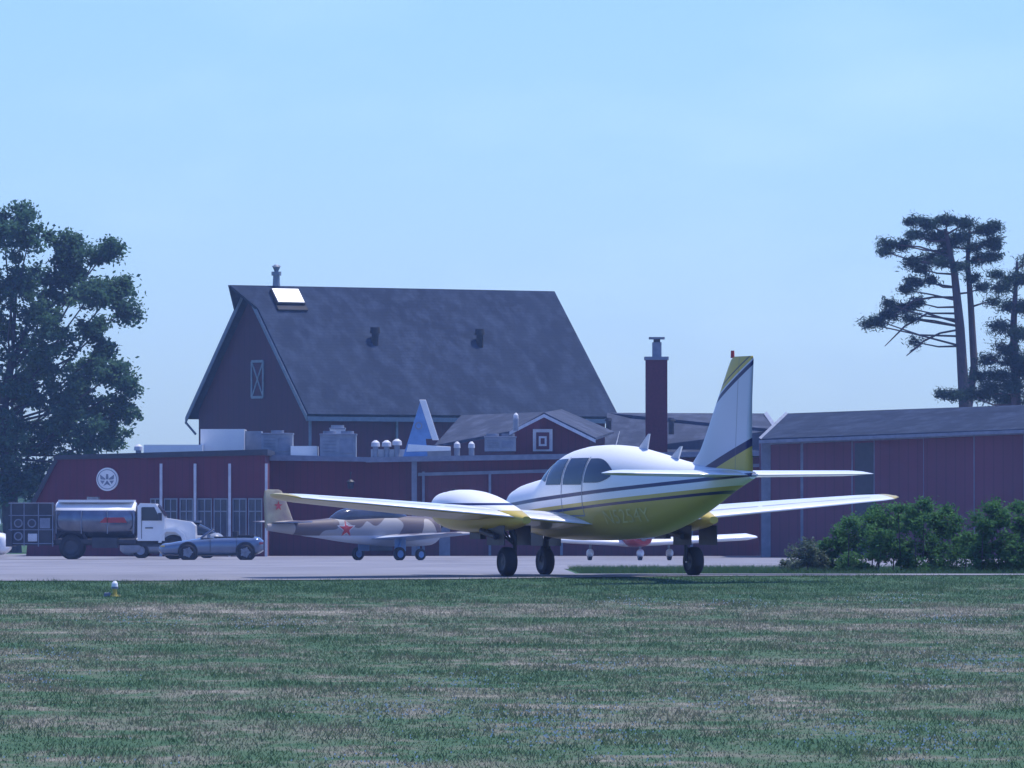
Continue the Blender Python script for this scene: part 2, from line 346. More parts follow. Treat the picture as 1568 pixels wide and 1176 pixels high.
pine('pine_tree',330,[[(1478,852,.33,0),(1477,620,.27,0),(1470,500,.22,0),(1462,420,.17,0),(1448,350,.07,0)],[(1480,640,.22,1),(1492,560,.18,1),(1487,470,.15,1),(1482,400,.11,1),(1485,350,.05,1)]],
 [(1398,338,13),(1425,342,15),(1450,337,13),(1478,342,15),(1505,352,15),(1522,348,10),(1400,360,13),(1435,362,16),(1470,365,16),(1450,375,13),(1515,374,16),(1490,380,13),(1362,374,11),(1380,375,10),(1354,385,7),(1398,400,12),(1425,395,12),(1410,412,10),(1500,395,13),(1524,394,9),(1450,388,12),(1388,444,9),(1400,432,12),(1425,430,8),(1330,496,7),(1345,491,10),(1363,482,11),(1383,470,12),(1362,466,8),(1405,463,8),(1393,487,7),(1440,402,11),(1505,440,8),(1520,462,7),(1440,602,9),(1460,605,10),(1402,524,3),(1470,410,10),(1490,425,8)],
 per=120,rs=1.15,extra=[[(1468,505),(1440,510),(1415,522),(1400,535),(1388,545)],[(1465,455),(1430,455),(1400,460),(1370,482)],[(1470,495),(1420,480),(1385,500),(1355,530)]])
pine('pine_tree',323,[[(1560,852,.3,0),(1556,620,.24,0),(1552,500,.16,0),(1558,400,.06,0)]],
 [(1535,440,14),(1560,425,16),(1580,400,18),(1545,470,14),(1570,470,18),(1530,500,14),(1560,510,18),(1540,535,18),(1575,550,20),(1515,550,12),(1500,578,14),(1530,575,18),(1555,590,20),(1510,605,16),(1485,603,14),(1540,612,20),(1580,610,20),(1524,420,7),(1545,425,8),(1600,470,30),(1600,560,30),(1548,555,16),(1520,590,16),(1565,570,16)],per=110,rs=1.1,csz=.30)
# bushes
def bush(name,blobs,YB,per=60,size=.03,mat=m_bush,flat=.9,sub=75,csz=.11):
    s=F/YB; e=empty(name,(P(blobs[0][0],0,YB).x,YB,terr(YB)))
    B=[(tuple(P(a,b_,YB+random.uniform(-.5,.7))),r/s) for a,b_,r in blobs]
    C,ce=clumps(B,s,per,sub,flat,csz,.25); C=C[C[:,2]>terr(YB)-.02]; C[:,2]=np.maximum(C[:,2],terr(YB)+.01)
    rawmesh('foliage',leaves(C,size,.45,.8),4,mat,e)
    tb=MB(); 
    for c,cc in ce:
        b0=Vector((c[0]+random.uniform(-.1,.1),c[1],terr(YB))); tb.cyl(b0,Vector(c),.014,.008,5)
        for q in cc[:10]: tb.cyl(Vector(c),Vector(q),.006,.003,4)
    tb.obj('stems',[m_bark],e,'world')
bush('bush',[(1280,838,28),(1308,820,30),(1338,804,30),(1370,797,28),(1400,795,28),(1430,799,28),(1460,814,28),(1482,830,24),(1305,862,22),(1345,855,30),(1385,840,34),(1425,840,34),(1465,850,28),(1270,862,20),(1350,828,30),(1390,865,22),(1430,868,22),(1375,776,8),(1415,774,9),(1340,780,8),(1450,786,8),(1300,800,9)],129,62,.034,m_bush,.9,72,.10)
bush('bush',[(1505,808,26),(1530,797,26),(1560,806,30),(1590,806,34),(1500,845,28),(1535,842,32),(1570,850,32),(1518,780,9),(1523,772,6),(1620,820,34),(1550,868,22),(1510,868,20),(1580,868,22),(1560,778,8)],127.5,62,.034,m_bush,.9,72,.10)
m_bush2=leafmat('pale_weeds',(.08,.12,.09),(.13,.17,.13),(.18,.22,.16),1.5)
bush('tall_weeds',[(1225,850,16),(1243,845,17),(1240,864,16),(1262,850,14),(1218,866,12),(1260,866,14),(1232,836,8),(1205,868,9)],129.5,45,.03,m_bush2,1.2,75,.08)
# distant treeline
N=26000; x=(rng.random(N)*2-1)*420; hh=3.4+1.0*np.sin(x*.11)+.7*np.sin(x*.37+1); z=-.53+hh*rng.random(N)**.6; y=640+rng.normal(0,6,N)
rawmesh('distant_treeline',leaves(np.stack([x,y,z],1),.7),4,m_leaf)
# ---------------- barn
Yb=364; barn=empty('red_barn',(P(469,0,Yb).x,Yb,-.53))
N0=Vector((P(469,0,Yb).x,Yb,0)); a=math.radians(30.7); dl=Vector((math.cos(a),math.sin(a),0)); dg=Vector((-math.sin(a),math.cos(a),0))
Wb=12.9; L=18.6; ze=6.43; zr=13.08; up=Vector((0,0,1))
def BP(s,g_,z): return N0+dl*s+dg*g_+up*z
wb=MB()
sl_=(zr-ze)/(Wb/2)
def gab(s): return [BP(s,.45,-.6),BP(s,.45,ze+.45*sl_-.15),BP(s,Wb/2,zr-.15),BP(s,Wb-.45,ze+.45*sl_-.15),BP(s,Wb-.45,-.6)]
wb.ext(gab(.45),dl*(L-.9)); wb.obj('walls',[m_redb],barn,'world')
rb=MB()
nf=Vector(( -dg.x*sl_, -dg.y*sl_,1)).normalized()*.16; nb=Vector((dg.x*sl_,dg.y*sl_,1)).normalized()*.16
rb.ext([BP(0,-.1,ze-.1*sl_),BP(L,-.1,ze-.1*sl_),BP(L,Wb/2,zr),BP(0,Wb/2,zr)],nf)
rb.ext([BP(0,Wb+.1,ze-.1*sl_),BP(L,Wb+.1,ze-.1*sl_),BP(L,Wb/2,zr),BP(0,Wb/2,zr)],nb)
rb.ext([BP(-1.0,Wb/2,zr),BP(0,Wb/2-1.2,zr-1.2*sl_),BP(0,Wb/2,zr)],nf); rb.ext([BP(-1.0,Wb/2,zr),BP(0,Wb/2+1.2,zr-1.2*sl_),BP(0,Wb/2,zr)],nb)
rb.obj('roof',[m_roof],barn,'world')
tb=MB()
for s0 in (-.06,L+.01):
    for g0,g1 in ((-.12,Wb/2),(Wb+.12,Wb/2)):
        z0=ze-.12*sl_; tb.ext([BP(s0,g0,z0-.24),BP(s0,g0,z0+.10),BP(s0,g1,zr+.08),BP(s0,g1,zr-.26)],dl*.05,0)
tb.ext([BP(0,-.16,ze-.35),BP(L,-.16,ze-.35),BP(L,-.16,ze-.12),BP(0,-.16,ze-.12)],dg*.05,0)
tb.ext([BP(.3,.2,ze-.3),BP(.42,.2,ze-.3),BP(.42,.2,-.5),BP(.3,.2,-.5)],dg*.1,0)
for s0 in (5.4,13.5): tb.ext([BP(s0,.2,ze-.3),BP(s0+.12,.2,ze-.3),BP(s0+.12,.2,-.5),BP(s0,.2,-.5)],dg*.1,0)
tb.cyl(BP(-.05,Wb+.1,ze-.25),BP(.3,Wb-.4,ze-.9),.06,.06,8,0)
tb.obj('trim',[m_fasc],barn,'world')
# loft door
ld=MB(); g0=(463-372)/198*Wb; zc=.9+(800-582)/29.4
def LP(g_,z,o=.0): return BP(.45-o,g_,z)
hw=.62; hh=.93
def bar(g0_,z0,g1_,z1,wd,o0,o1,m):
    d=Vector((g1_-g0_,z1-z0)); n=Vector((-d.y,d.x)).normalized()*wd/2
    ld.ext([LP(g0_+n.x,z0+n.y,o0),LP(g1_+n.x,z1+n.y,o0),LP(g1_-n.x,z1-n.y,o0),LP(g0_-n.x,z0-n.y,o0)],dl*-(o1-o0),m)
bar(g0,zc-hh,g0,zc+hh,hw*2,.002,.03,1)
for q in (-1,1): bar(g0+q*hw,zc-hh,g0+q*hw,zc+hh,.13,.03,.08,0); bar(g0-hw,zc+q*hh,g0+hw,zc+q*hh,.13,.034,.084,0)
bar(g0-hw,zc-hh,g0+hw,zc+hh,.10,.038,.07,0); bar(g0-hw,zc+hh,g0+hw,zc-hh,.10,.03,.066,0)
ld.obj('loft_door',[m_grey,m_redb],barn,'world')
# roof fittings
rf=MB()
def RP(s,t,o=0): return BP(s,-.1+t*(Wb/2+.1),ze-.1*sl_+t*(zr-ze+.1*sl_))+nf.normalized()*(.16+o)
def rbox(s0,s1,t0,t1,h,m): rf.ext([RP(s0,t0),RP(s1,t0),RP(s1,t1),RP(s0,t1)],nf.normalized()*h,m)
rbox(1.15,2.8,.84,.955,.22,1); rbox(1.2,2.75,.845,.95,.26,2); rbox(1.1,2.85,.80,.835,.12,1)  # skylight pane is plain white paint, standing in for its bright sky reflection
for s0 in (6.0,12.3):
    c=RP(s0,.56); rf.cyl(c-up*.2,c+up*.55,.19,.19,12,1); rf.cyl(c+up*.5,c+up*.8,.28,.25,12,1)
c=BP(1.8,Wb/2,zr+.1); rf.cyl(c,c+up*.55,.2,.17,10,0); rf.cyl(c+up*.55,c+up*.75,.26,.26,10,0); rf.cyl(c+up*.75,c+up*1.05,.1,.22,10,0);rf.cyl(c+up*1.0,c+up*1.12,.26,.1,10,0)
rf.obj('roof_fittings',[m_grey,m_black,m_white],barn,'world')
# ---------------- low building
bld=empty('airport_office_building',(P(240,0,300).x,300,-.53))
xa=P(85,0,300); xb=P(406,0,297); sy=(xb.y-xa.y)/(xb.x-xa.x)
def W2(px,py,off=0):
    k=(px-784)/F; y=(xa.y-sy*xa.x)/(1-sy*k); q=P(px,py,y); q.y-=off; return q
wl=MB(); D=Vector((0,11,0))
wl.ext([W2(85,702),W2(406,694),W2(406,853),W2(40,853),W2(48,772)],D,0)
wl.obj('walls',[m_red],bld,'world')
tr=MB()
tr.ext([W2(82,697,.15),W2(410,688,.15),W2(410,697,.15),W2(82,704,.15)],(0,11.4,0),0)
tr.ext([W2(83,703,.1),W2(88,706,.1),W2(52,774,.1),W2(46,772,.1)],(0,11,0),0)
for x in (247,299,352,408):
    tr.box(W2(x-2.0,0).x,W2(x+2.0,0).x,W2(x,0,.3).y,W2(x,0,.2).y,-.55,W2(x,710).z,1)
tr.obj('fascia_and_posts',[m_dark,m_trim],bld,'world')
wn=MB()
def wq(xa_,xb_,y0,y1,o,t,m): wn.ext([W2(xa_,y0,o),W2(xb_,y0,o),W2(xb_,y1,o),W2(xa_,y1,o)],(0,t,0),m)
for x0,x1 in ((231,245),(252,271),(276,295),(303,324),(328,348),(357,377),(381,401)):
    wq(x0,x1,764,824,.04,.03,0)
    for q in (x0,(x0+x1)/2,x1): wq(q-.8,q+.8,764,824,.08,.035,1)
    for q in (764,783,824): wq(x0-1,x1+1,q-.9,q+.9,.085,.035,1)
wn.obj('windows',[m_glass2,m_grey],bld,'world')
em=MB(); c=W2(165,734,.02); nv=Vector((sy,-1,0)).normalized()
em.cyl(c-nv*.02,c+nv*.06,.49,.49,40,0); 
def fl(pts,m=1,o=.0): em.ext([c+nv*(.065+o)+Vector((x,sy*x,z)) for x,z in pts],nv*.008,m)
R=[(math.cos(t)*.42,math.sin(t)*.42) for t in np.linspace(0,2*math.pi,33)]
for i in range(32): fl([R[i],R[i+1],(R[i+1][0]*.93,R[i+1][1]*.93),(R[i][0]*.93,R[i][1]*.93)],1)
fl([(-.06,.0),(.06,0),(.04,.22),(-.04,.22)]); fl([(-.3,.2),(-.1,.05),(-.07,-.02),(-.28,.0)],1,.001); fl([(.3,.2),(.1,.05),(.07,-.02),(.28,.0)],1,.001)
fl([(-.16,-.28),(0,-.04),(.16,-.28),(0,-.2)],2,.002); fl([(-.3,-.05),(-.1,-.06),(-.2,-.2)],1,.003); fl([(.3,-.05),(.1,-.06),(.2,-.2)],1,.003)
em.obj('round_emblem',[m_white,m_grey,m_fasc],bld,'world')
# hangar/office centre part
cb=empty('red_hangar_building',(P(800,0,303).x,303,-.53)); wl=MB()
wl.ext([P(407,704,303),P(560,706,303),P(1185,700,303),P(1185,853,303),P(407,853,303)],D,0)
wl.obj('walls',[m_red],cb,'world')
tr=MB()
tr.ext([P(403,696,302.4),P(560,700,302.4),P(560,707,302.4),P(403,705,302.4)],(0,11,0),0)
tr.ext([P(560,700,302.3),P(1170,690,302.3),P(1170,698,302.3),P(560,708,302.3)],(0,11,0),0)
tr.ext([P(640,724,302.8),P(1165,710,302.8),P(1165,715,302.8),P(640,729,302.8)],(0,.15,0),1)
for x in (648,750,860,1060): tr.box(P(x-2,0,302).x,P(x+2,0,302).x,302.78,302.95,-.5,P(0,722,302).z,1)
for x in (634,): tr.box(P(x-4,0,302).x,P(x+4,0,302).x,302.5,302.8,-.5,P(0,705,302).z,0)
tr.box(P(672,0,302).x,P(689,0,302).x,302.85,302.98,-.53,P(0,802,302).z,1)
tr.box(P(560,0,302).x,P(600,0,302).x,302.8,302.98,-.3,P(0,770,302).z,2)
q=P(537,742,302.3); tr.cyl(q-up*.18,q+up*.12,.12,.16,12,2); tr.cyl(q+up*.12,q+up*.22,.2,.06,12,2); tr.cyl(q+up*.22,q+up*.5,.015,.015,6,2); tr.box(q.x-.03,q.x+.03,q.y,303,q.z+.48,q.z+.52,2)
tr.obj('trim_and_doors',[m_fasc,m_fasc,m_dark],cb,'world')
gd=MB()
gd.ext([P(788,700,306),P(788,662,306),P(833,638,306),P(903,674,306),P(903,700,306)],(0,6,0),0)
gd.obj('gable_wall',[m_red],cb,'world')
gr=MB()
gr.ext([P(783,664,305.6),P(665,686,309),P(706,640,314),P(834,635,308)],(0,0,.12),0)
gr.ext([P(833,635,305.6),P(912,674,305.6),P(940,664,314),P(860,630,314)],(0,0,.1),0)
gr.obj('gable_roof',[m_roof2],cb,'world')
gt=MB()
gt.ext([P(780,661,305.3),P(833,634,305.3),P(833,639,305.3),P(780,666,305.3)],(0,.2,0),0)
gt.ext([P(833,634,305.3),P(912,673,305.3),P(912,678,305.3),P(833,639,305.3)],(0,.2,0),0)
def wbox(mb,x0,x1,y0,y1,Y,d,m=0):
    a_=P(x0,y1,Y); b_=P(x1,y0,Y); mb.box(a_.x,b_.x,Y,Y+d,a_.z,b_.z,m)
wbox(gt,816,846,657,691,305.8,.15,0); wbox(gt,821,841,662,688,305.72,.1,1); wbox(gt,825,837,668,683,305.66,.07,0); wbox(gt,828,834,671,680,305.6,.07,1)
gt.obj('gable_trim_and_window',[m_trim,m_redb],cb,'world')
rr=MB()
rr.ext([P(925,692,322),P(930,632,326),P(1174,633,326),P(1192,658,322),P(1192,692,322)],(0,.3,0),0)
rr.ext([P(1174,630,325.5),P(1194,658,321.6),P(1190,662,321.6),P(1170,634,325.5)],(0,.3,0),1)
wbox(rr,905,1192,690,853,322.2,6,2)
for x,y in ((932,655),(1028,655),(1135,650),(1105,680)): q=P(x,y,321.5); rr.cyl(q-up*.3,q+up*.3,.13,.13,10,3); rr.cyl(q+up*.3,q+up*.45,.2,.15,10,3)
rr.obj('rear_roof',[m_roof2,m_trim,m_red,m_dark],cb,'world')
# chimney
ch=empty('brick_chimney',(P(1006,0,316).x,316,-.53)); cm=MB()
wbox(cm,989,1022,550,853,316,1.1,0); wbox(cm,987,1024,546,551,315.95,1.2,1); wbox(cm,999,1013,524,546,316.3,.5,1)
wbox(cm,994,1018,516,519,316.1,.9,1); wbox(cm,1001,1011,519,524,316.35,.4,2)
cm.obj('stack',[m_concr,m_fasc,m_dark],ch,'world')
# roof equipment
def hv(name,x0,x1,y0,y1,Y,d,mats,fans=2,louv=True):
    e=empty(name,(P((x0+x1)/2,0,Y).x,Y,P(0,y1,Y).z)); mb=MB(); wbox(mb,x0,x1,y0+2,y1,Y,d,0); wbox(mb,x0-1,x1+1,y0,y0+2.2,Y-.05,d+.1,1)
    for i in range(fans):
        q=P(x0+(x1-x0)*(i+.5)/fans,y0,Y); q.y+=d/2; mb.cyl(q,q+up*.12,.28,.28,16,1)
    if louv:
        for k in range(5):
            yy=y0+6+k*(y1-y0-10)/5; wbox(mb,x0+4,x0+(x1-x0)*.45,yy,yy+1.0,Y-.03,.04,1)
        wbox(mb,x0+(x1-x0)*.55,x1-4,y0+8,y1-6,Y-.03,.04,1)
    mb.obj('housing',mats,e,'world',.01); return e
G=[m_grey,m_fasc,m_dark]; Wm=[m_trim,m_grey,m_fasc]
hv('rooftop_air_conditioner',490,545,664,700,304.5,1.6,G); hv('rooftop_air_conditioner',742,790,668,691,305,1.4,G)
hv('rooftop_air_conditioner',400,448,663,697,306,1.4,G,1)
hv('rooftop_air_conditioner',505,528,655,668,307,1,Wm,1,False)
pr=empty('roof_parapet_box',(P(300,0,307).x,307,3)); mb=MB()
wbox(mb,220,310,681,699,307,2,0); wbox(mb,307,374,657,697,308,3,0); wbox(mb,445,486,683,706,305,2,0); wbox(mb,374,400,660,695,309,2,1); wbox(mb,486,512,700,707,304,1,0)
mb.obj('boxes',[m_white,m_grey],pr,'world')
rv=empty('roof_vents',(P(595,0,305).x,305,3)); mb=MB()
for x,y,r in ((575,682,.2),(592,682,.22),(608,680,.22),(700,684,.15),(722,684,.15),(212,688,.2),(790,640,.12)):
    q=P(x,y,304.5); mb.cyl(q-up*.55,q,.12,.12,10,1); mb.cyl(q-up*.05,q+up*.12,r,r*.9,12,0); mb.cyl(q+up*.12,q+up*.22,r*.9,r*.3,12,0)
wbox(mb,568,622,688,700,304.6,.8,0); wbox(mb,625,690,690,700,304.6,.8,1)
mb.obj('vents',[m_trim,m_grey],rv,'world')
# decorative tail fin on roof
tf=empty('aircraft_tail_fin',(P(645,0,304).x,304,3.3)); mb=MB()
mb.ext([P(644,613,304),P(651,613,304),P(669,672,304),P(652,672,304),P(655,700,304),P(617,700,304)],(0,.18,0),0)
mb.ext([P(642,612,303.97),P(652,612,303.97),P(672,674,303.97),P(662,674,303.97)],(0,.24,0),1)
mb.ext([P(622,692,303.97),P(625,680,303.97),P(690,684,303.97),P(690,690,303.97)],(0,.24,0),1)
q=P(641,652,303.95); mb.cyl(q+Vector((0,.05,0)),q,.16,.16,20,2); mb.cyl(q,q-Vector((0,.01,0)),.11,.11,20,0)
mb.obj('fin',[m_ltblue,m_white,m_grey],tf,'world',.02)
# right hangar
hg=empty('metal_hangar',(P(1400,0,286).x,286,-.53)); mb=MB()
xs=[1178,1228,1306,1340,1416,1493,1570,1650]
def hy(x): return 290-(x-1178)/390*11
def et(x): return 674-(x-1178)/390*16
def rt(x): return 633-(x-1205)/363*13
mb.ext([P(1178,et(1178),hy(1178)),P(1650,et(1650),hy(1650)),P(1650,853,hy(1650)),P(1178,853,hy(1178))],(0,12,0),0)
mb.obj('walls',[m_red2],hg,'world')
mb=MB()
for i,x in enumerate(xs[1:]):
    y=hy(x)-.12; mb.ext([P(x-2.2,et(x)+4,y),P(x+2.2,et(x)+4,y),P(x+2.2,853,y),P(x-2.2,853,y)],(0,.1,0),0)
mb.ext([P(1166,672,hy(1170)-.3),P(1180,672,hy(1170)-.3),P(1180,853,hy(1170)-.3),P(1166,853,hy(1170)-.3)],(0,.3,0),0)
mb.ext([P(1309,et(1308)+10,hy(1308)-.16),P(1338,et(1338)+10,hy(1338)-.16),P(1338,850,hy(1338)-.16),P(1309,850,hy(1308)-.16)],(0,.15,0),1)  # dark slab stands in for the shaded inside of an open bay
mb.ext([P(1180,et(1180)+2,hy(1180)-.2),P(1650,et(1650)+2,hy(1650)-.2),P(1650,et(1650)+7,hy(1650)-.2),P(1180,et(1180)+7,hy(1180)-.2)],(0,.15,0),0)
mb.obj('trims_and_dark_bay',[m_fasc,m_dark],hg,'world')
mb=MB()
mb.ext([P(1164,672,289.4),P(1655,et(1655)-1,hy(1655)-.7),P(1660,rt(1660),hy(1660)+6),P(1205,633,296)],(0,0,-.12),0)
mb.ext([P(1162,674,289.3),P(1655,et(1655),hy(1655)-.75),P(1655,et(1655)+5,hy(1655)-.75),P(1162,679,289.3)],(0,.06,0),1)
mb.ext([P(1162,670,289.3),P(1203,631,296),P(1208,633,296),P(1168,674,289.3)],(0,.1,0),1)
mb.obj('roof',[m_roof,m_fasc],hg,'world')
# ---------------- lofts
def hermite(xs,ys,x):
    xs=np.array(xs,float); ys=np.array(ys,float); d=np.gradient(ys,xs); i=np.clip(np.searchsorted(xs,x)-1,0,len(xs)-2)
    h=xs[i+1]-xs[i]; t=(x-xs[i])/h
    return (2*t**3-3*t**2+1)*ys[i]+(t**3-2*t**2+t)*h*d[i]+(-2*t**3+3*t**2)*ys[i+1]+(t**3-t**2)*h*d[i+1]
class Body:
    def __init__(s,secs,e=2.2,cy=0):  # (u,top,bot,w)
        s.S=sorted(secs); s.e=e; s.cy=cy; s.u=[a[0] for a in s.S]
    def at(s,u):
        t,b_,w_=[float(hermite(s.u,[a[k] for a in s.S],u)) for k in (1,2,3)]; return (t+b_)/2,max((t-b_)/2,.01),max(w_,.01)
    def v(s,u,z):
        zc,h,w_=s.at(u); t=min(abs((z-zc)/h),.999); return w_*(1-t**s.e)**(1/s.e)
    def mesh(s,mb,n=36,k=70,m=0):
        R=[]
        for u in np.linspace(s.u[0],s.u[-1],k):
            zc,h,w_=s.at(u); r=[]
            for i in range(n):
                a_=2*math.pi*i/n; c_,s_=math.cos(a_),math.sin(a_)
                r.append((u,s.cy+w_*math.copysign(abs(c_)**(2/s.e),c_),zc+h*math.copysign(abs(s_)**(2/s.e),s_)))
            R.append(r)
        mb.rings(R,m)
    def patch(s,mb,u0,u1,zl,zh,m,off=.006,side=1,nu=14,nz=8):
        vs=[];
        for i in range(nu+1):
            u=u0+(u1-u0)*i/nu; a_,b_=zl(u),zh(u)
            for j in range(nz+1):
                z=a_+(b_-a_)*j/nz; vs.append((u,s.cy+side*(s.v(u,z)+off),z+off*.3))
        mb.add(vs,[(i*(nz+1)+j,(i+1)*(nz+1)+j,(i+1)*(nz+1)+j+1,i*(nz+1)+j+1) for i in range(nu) for j in range(nz)],m,True)
def wing(mb,st,side,mu=0,ml=0,mt=None,vertical=False):
    """st: (span,uLE,chord,z,thick_ratio)"""
    ch=[0,.015,.05,.1,.2,.3,.45,.6,.75,.88,1]
    R=[]
    for v,ul,c_,z,t in st:
        def th(x): return 5*t*c_*(.2969*math.sqrt(x)-.126*x-.3516*x*x+.2843*x**3-.1015*x**4)
        cam=lambda x:0 if vertical else .09*c_*x*(1-x)*t/.14
        upr=[(ul-x*c_,cam(x)+th(x)) for x in ch]; low=[(ul-x*c_,cam(x)-th(x)*(1 if vertical else .75)) for x in ch[::-1][1:-1]]
        lp=upr+low
        if vertical: R.append([(a_,b_,v) for a_,b_ in lp])
        else: R.append([(a_,side*v,z+b_) for a_,b_ in lp])
    K=len(ch)-1
    mb.rings(R,mf=lambda j,i:(mt if (mt is not None and j>=len(st)-3) else (mu if i<K else ml)))
# ---------------- main twin plane
sq=math.radians(24); e0=P(920,882,120)
tp=empty('twin_engine_airplane',(e0.x,120,0)); 
tp.rotation_euler=(0,0,math.pi/2+sq)
fus=Body([(3.55,1.22,1.14,.06),(3.4,1.38,.98,.22),(3.0,1.52,.82,.38),(2.4,1.61,.7,.49),(1.8,1.68,.64,.57),(1.5,1.73,.62,.6),(1.2,1.93,.61,.62),(.85,2.08,.6,.63),(.4,2.16,.6,.64),(-.4,2.2,.6,.64),(-1.2,2.17,.62,.62),(-2,2.08,.66,.56),(-3,1.94,.82,.45),(-4,1.83,1.07,.32),(-5,1.77,1.38,.19),(-5.85,1.72,1.6,.06)],2.25)
mb=MB(); fus.mesh(mb,40,110); mb.obj('fuselage',[m_fus],tp)
mb=MB()
for sd in (1,-1):
    fus.patch(mb,1.44,.95,lambda u:1.58+.10*(u-.95)/.5,lambda u:fus.at(u)[0]+fus.at(u)[1]*.955,0,.006,sd)
    fus.patch(mb,.89,.24,lambda u:1.53,lambda u:1.97-.05*max(0,(u-.5)),0,.006,sd)
    fus.patch(mb,.15,-.59,lambda u:1.53,lambda u:1.98,0,.006,sd)
    fus.patch(mb,-.67,-1.6,lambda u:1.56+.10*max(0,(-u-1.1)/.5)**2,lambda u:1.97-.20*max(0,(-u-.9)/.7)**2,0,.006,sd)
mb.obj('cabin_windows',[m_glass],tp)
mb=MB()
for sd in (1,-1):
    for (u0,u1,z0,z1) in ((.21,.19,1.0,2.0),(-.63,-.61,1.0,2.0),(.19,-.6,1.0,1.02)):
        fus.patch(mb,u0,u1,lambda u:z0,lambda u:z1,0,.004,sd,4,10)
mb.obj('door_seams',[m_fasc],tp)
mb=MB()
st=[(0,1.5,2.35,.83,.15),(.6,1.45,2.2,.87,.15),(1.2,1.4,2.05,.92,.15),(2.4,1.32,1.9,1.03,.14),(3.8,1.22,1.7,1.15,.13),(5.2,1.08,1.35,1.27,.12),(5.48,1.02,1.16,1.30,.11),(5.62,.93,.95,1.335,.09),(5.68,.8,.6,1.36,.04)]
for sd in (1,-1): wing(mb,st,sd,0,1,1)
mb.obj('wings',[m_white,m_yel],tp)
mb=MB()  # flap / aileron gaps
for sd in (1,-1):
    for v0,v1 in ((.7,2.9),(2.98,5.1)):
        vs=[]
        for v in (v0,v1):
            i=[k for k in range(len(st)-1) if st[k][0]<=v<=st[k+1][0]][0]; f=(v-st[i][0])/(st[i+1][0]-st[i][0])
            ul,c_,z,t=[st[i][k]+(st[i+1][k]-st[i][k])*f for k in (1,2,3,4)]
            for x in (.745,.76):
                th=5*t*c_*(.2969*math.sqrt(x)-.126*x-.3516*x*x+.2843*x**3-.1015*x**4)+.09*c_*x*(1-x)*t/.14
                vs.append((ul-x*c_,sd*v,z+th+.008))
        mb.add(vs,[(0,1,3,2)],0)
mb.obj('control_surface_gaps',[m_fasc],tp)
mb=MB()
hs=[(.0,-4.7,1.12,1.66,.12),(.3,-4.72,1.08,1.66,.12),(2.0,-4.9,.88,1.68,.12),(2.2,-4.94,.8,1.685,.10),(2.3,-5.02,.6,1.69,.06),(2.33,-5.1,.4,1.69,.03)]
for sd in (1,-1): wing(mb,hs,sd,0,0,None)
mb.obj('stabilator',[m_white],tp)
mb=MB()
wing(mb,[(1.62,-3.3,2.55,0,.05),(1.9,-3.65,2.2,0,.06),(2.05,-3.88,1.95,0,.07),(2.3,-4.1,1.72,0,.075),(2.9,-4.56,1.27,0,.08),(3.4,-4.94,.93,0,.08),(3.53,-5.05,.83,0,.07),(3.58,-5.15,.7,0,.04)],1,vertical=True)
mb.cyl((-5.1,0,3.56),(-5.1,0,3.68),.035,.03,8,1)
mb.obj('fin_and_rudder',[m_fin,m_redp],tp)
for sd,nm in ((1,'left_engine'),(-1,'right_engine')):
    mb=MB(); nb_=Body([(2.62,1.26,1.0,.18),(2.52,1.36,.90,.29),(2.2,1.43,.80,.39),(1.7,1.455,.75,.42),(1.2,1.42,.73,.41),(.4,1.28,.74,.34),(-.2,1.14,.79,.25),(-.8,1.0,.88,.08)],2.4,sd*1.725)
    nb_.mesh(mb,30,50); mb.cyl((2.6,sd*1.725,1.14),(2.74,sd*1.725,1.14),.15,.13,16,1); mb.cyl((2.74,sd*1.725,1.14),(2.95,sd*1.725,1.14),.13,.02,16,1)
    mb.box(1.0,1.45,sd*1.725-.05,sd*1.725+.05,.62,.76,2)
    mb.cyl((2.0,sd*1.725+.1,1.43),(2.0,sd*1.725+.1,1.47),.05,.04,10,2)
    mb.cyl((.5,sd*1.725+.25,.76),(-.1,sd*1.725+.25,.66),.05,.05,10,2)
    mb.obj(nm,[m_nac,m_white,m_dark],tp)
m_prop,nt,b=nodes('spinning_propeller'); trn=nt.nodes.new('ShaderNodeBsdfTransparent'); mx=nt.nodes.new('ShaderNodeMixShader'); mx.inputs[0].default_value=.03
nt.links.new(trn.outputs[0],mx.inputs[1]); nt.links.new(b.outputs[0],mx.inputs[2]); nt.links.new(mx.outputs[0],nt.nodes['Material Output'].inputs[0]); b.inputs['Base Color'].default_value=(.3,.3,.33,1)
mb=MB()
for sd in (1,-1): 
    n=40; mb.add([(2.78,sd*1.725+.97*math.cos(2*math.pi*i/n),1.14+.97*math.sin(2*math.pi*i/n)) for i in range(n)],[list(range(n))])
mb.obj('propeller_blur',[m_prop],tp)
mb=MB()
for sd in (1,-1):
    v=sd*1.725
    mb.wheel((0,v,.245),.245,.20,(0,1,0),0,2); mb.cyl((0,v+.14*-sd,.245),(0,v-.14*sd,.7),.035,.035,8,2); mb.cyl((0,v-.14*sd,.245),(0,v,.245),.03,.03,8,1)
    mb.cyl((0.02,v-.14*sd,.6),(.05,v-.05*sd,.95),.055,.055,10,2); mb.cyl((.0,v-.1*sd,.55),(.7,v,.85),.022,.022,8,2)
    mb.cyl((0,v-.1*sd,.55),(0,v+.12,.85),.02,.02,8,2)
    mb.box(-.35,.35,v+.20,v+.215,.52,.85,2); mb.box(-.35,.35,v-.28,v-.265,.52,.85,2)
mb.wheel((2.28,0,.235),.235,.18,(0,1,0),0,2); 
for q in (-.11,.11): mb.cyl((2.28,q,.235),(2.26,q*.6,.5),.022,.022,8,2)
mb.cyl((2.26,0,.45),(2.2,0,.85),.05,.05,10,2); mb.cyl((2.22,0,.6),(1.7,0,.75),.02,.02,8,2); mb.box(2.0,2.5,.16,.172,.5,.74,2); mb.box(2.0,2.5,-.172,-.16,.5,.74,2)
mb.obj('landing_gear',[m_black,m_steel,m_dark],tp)
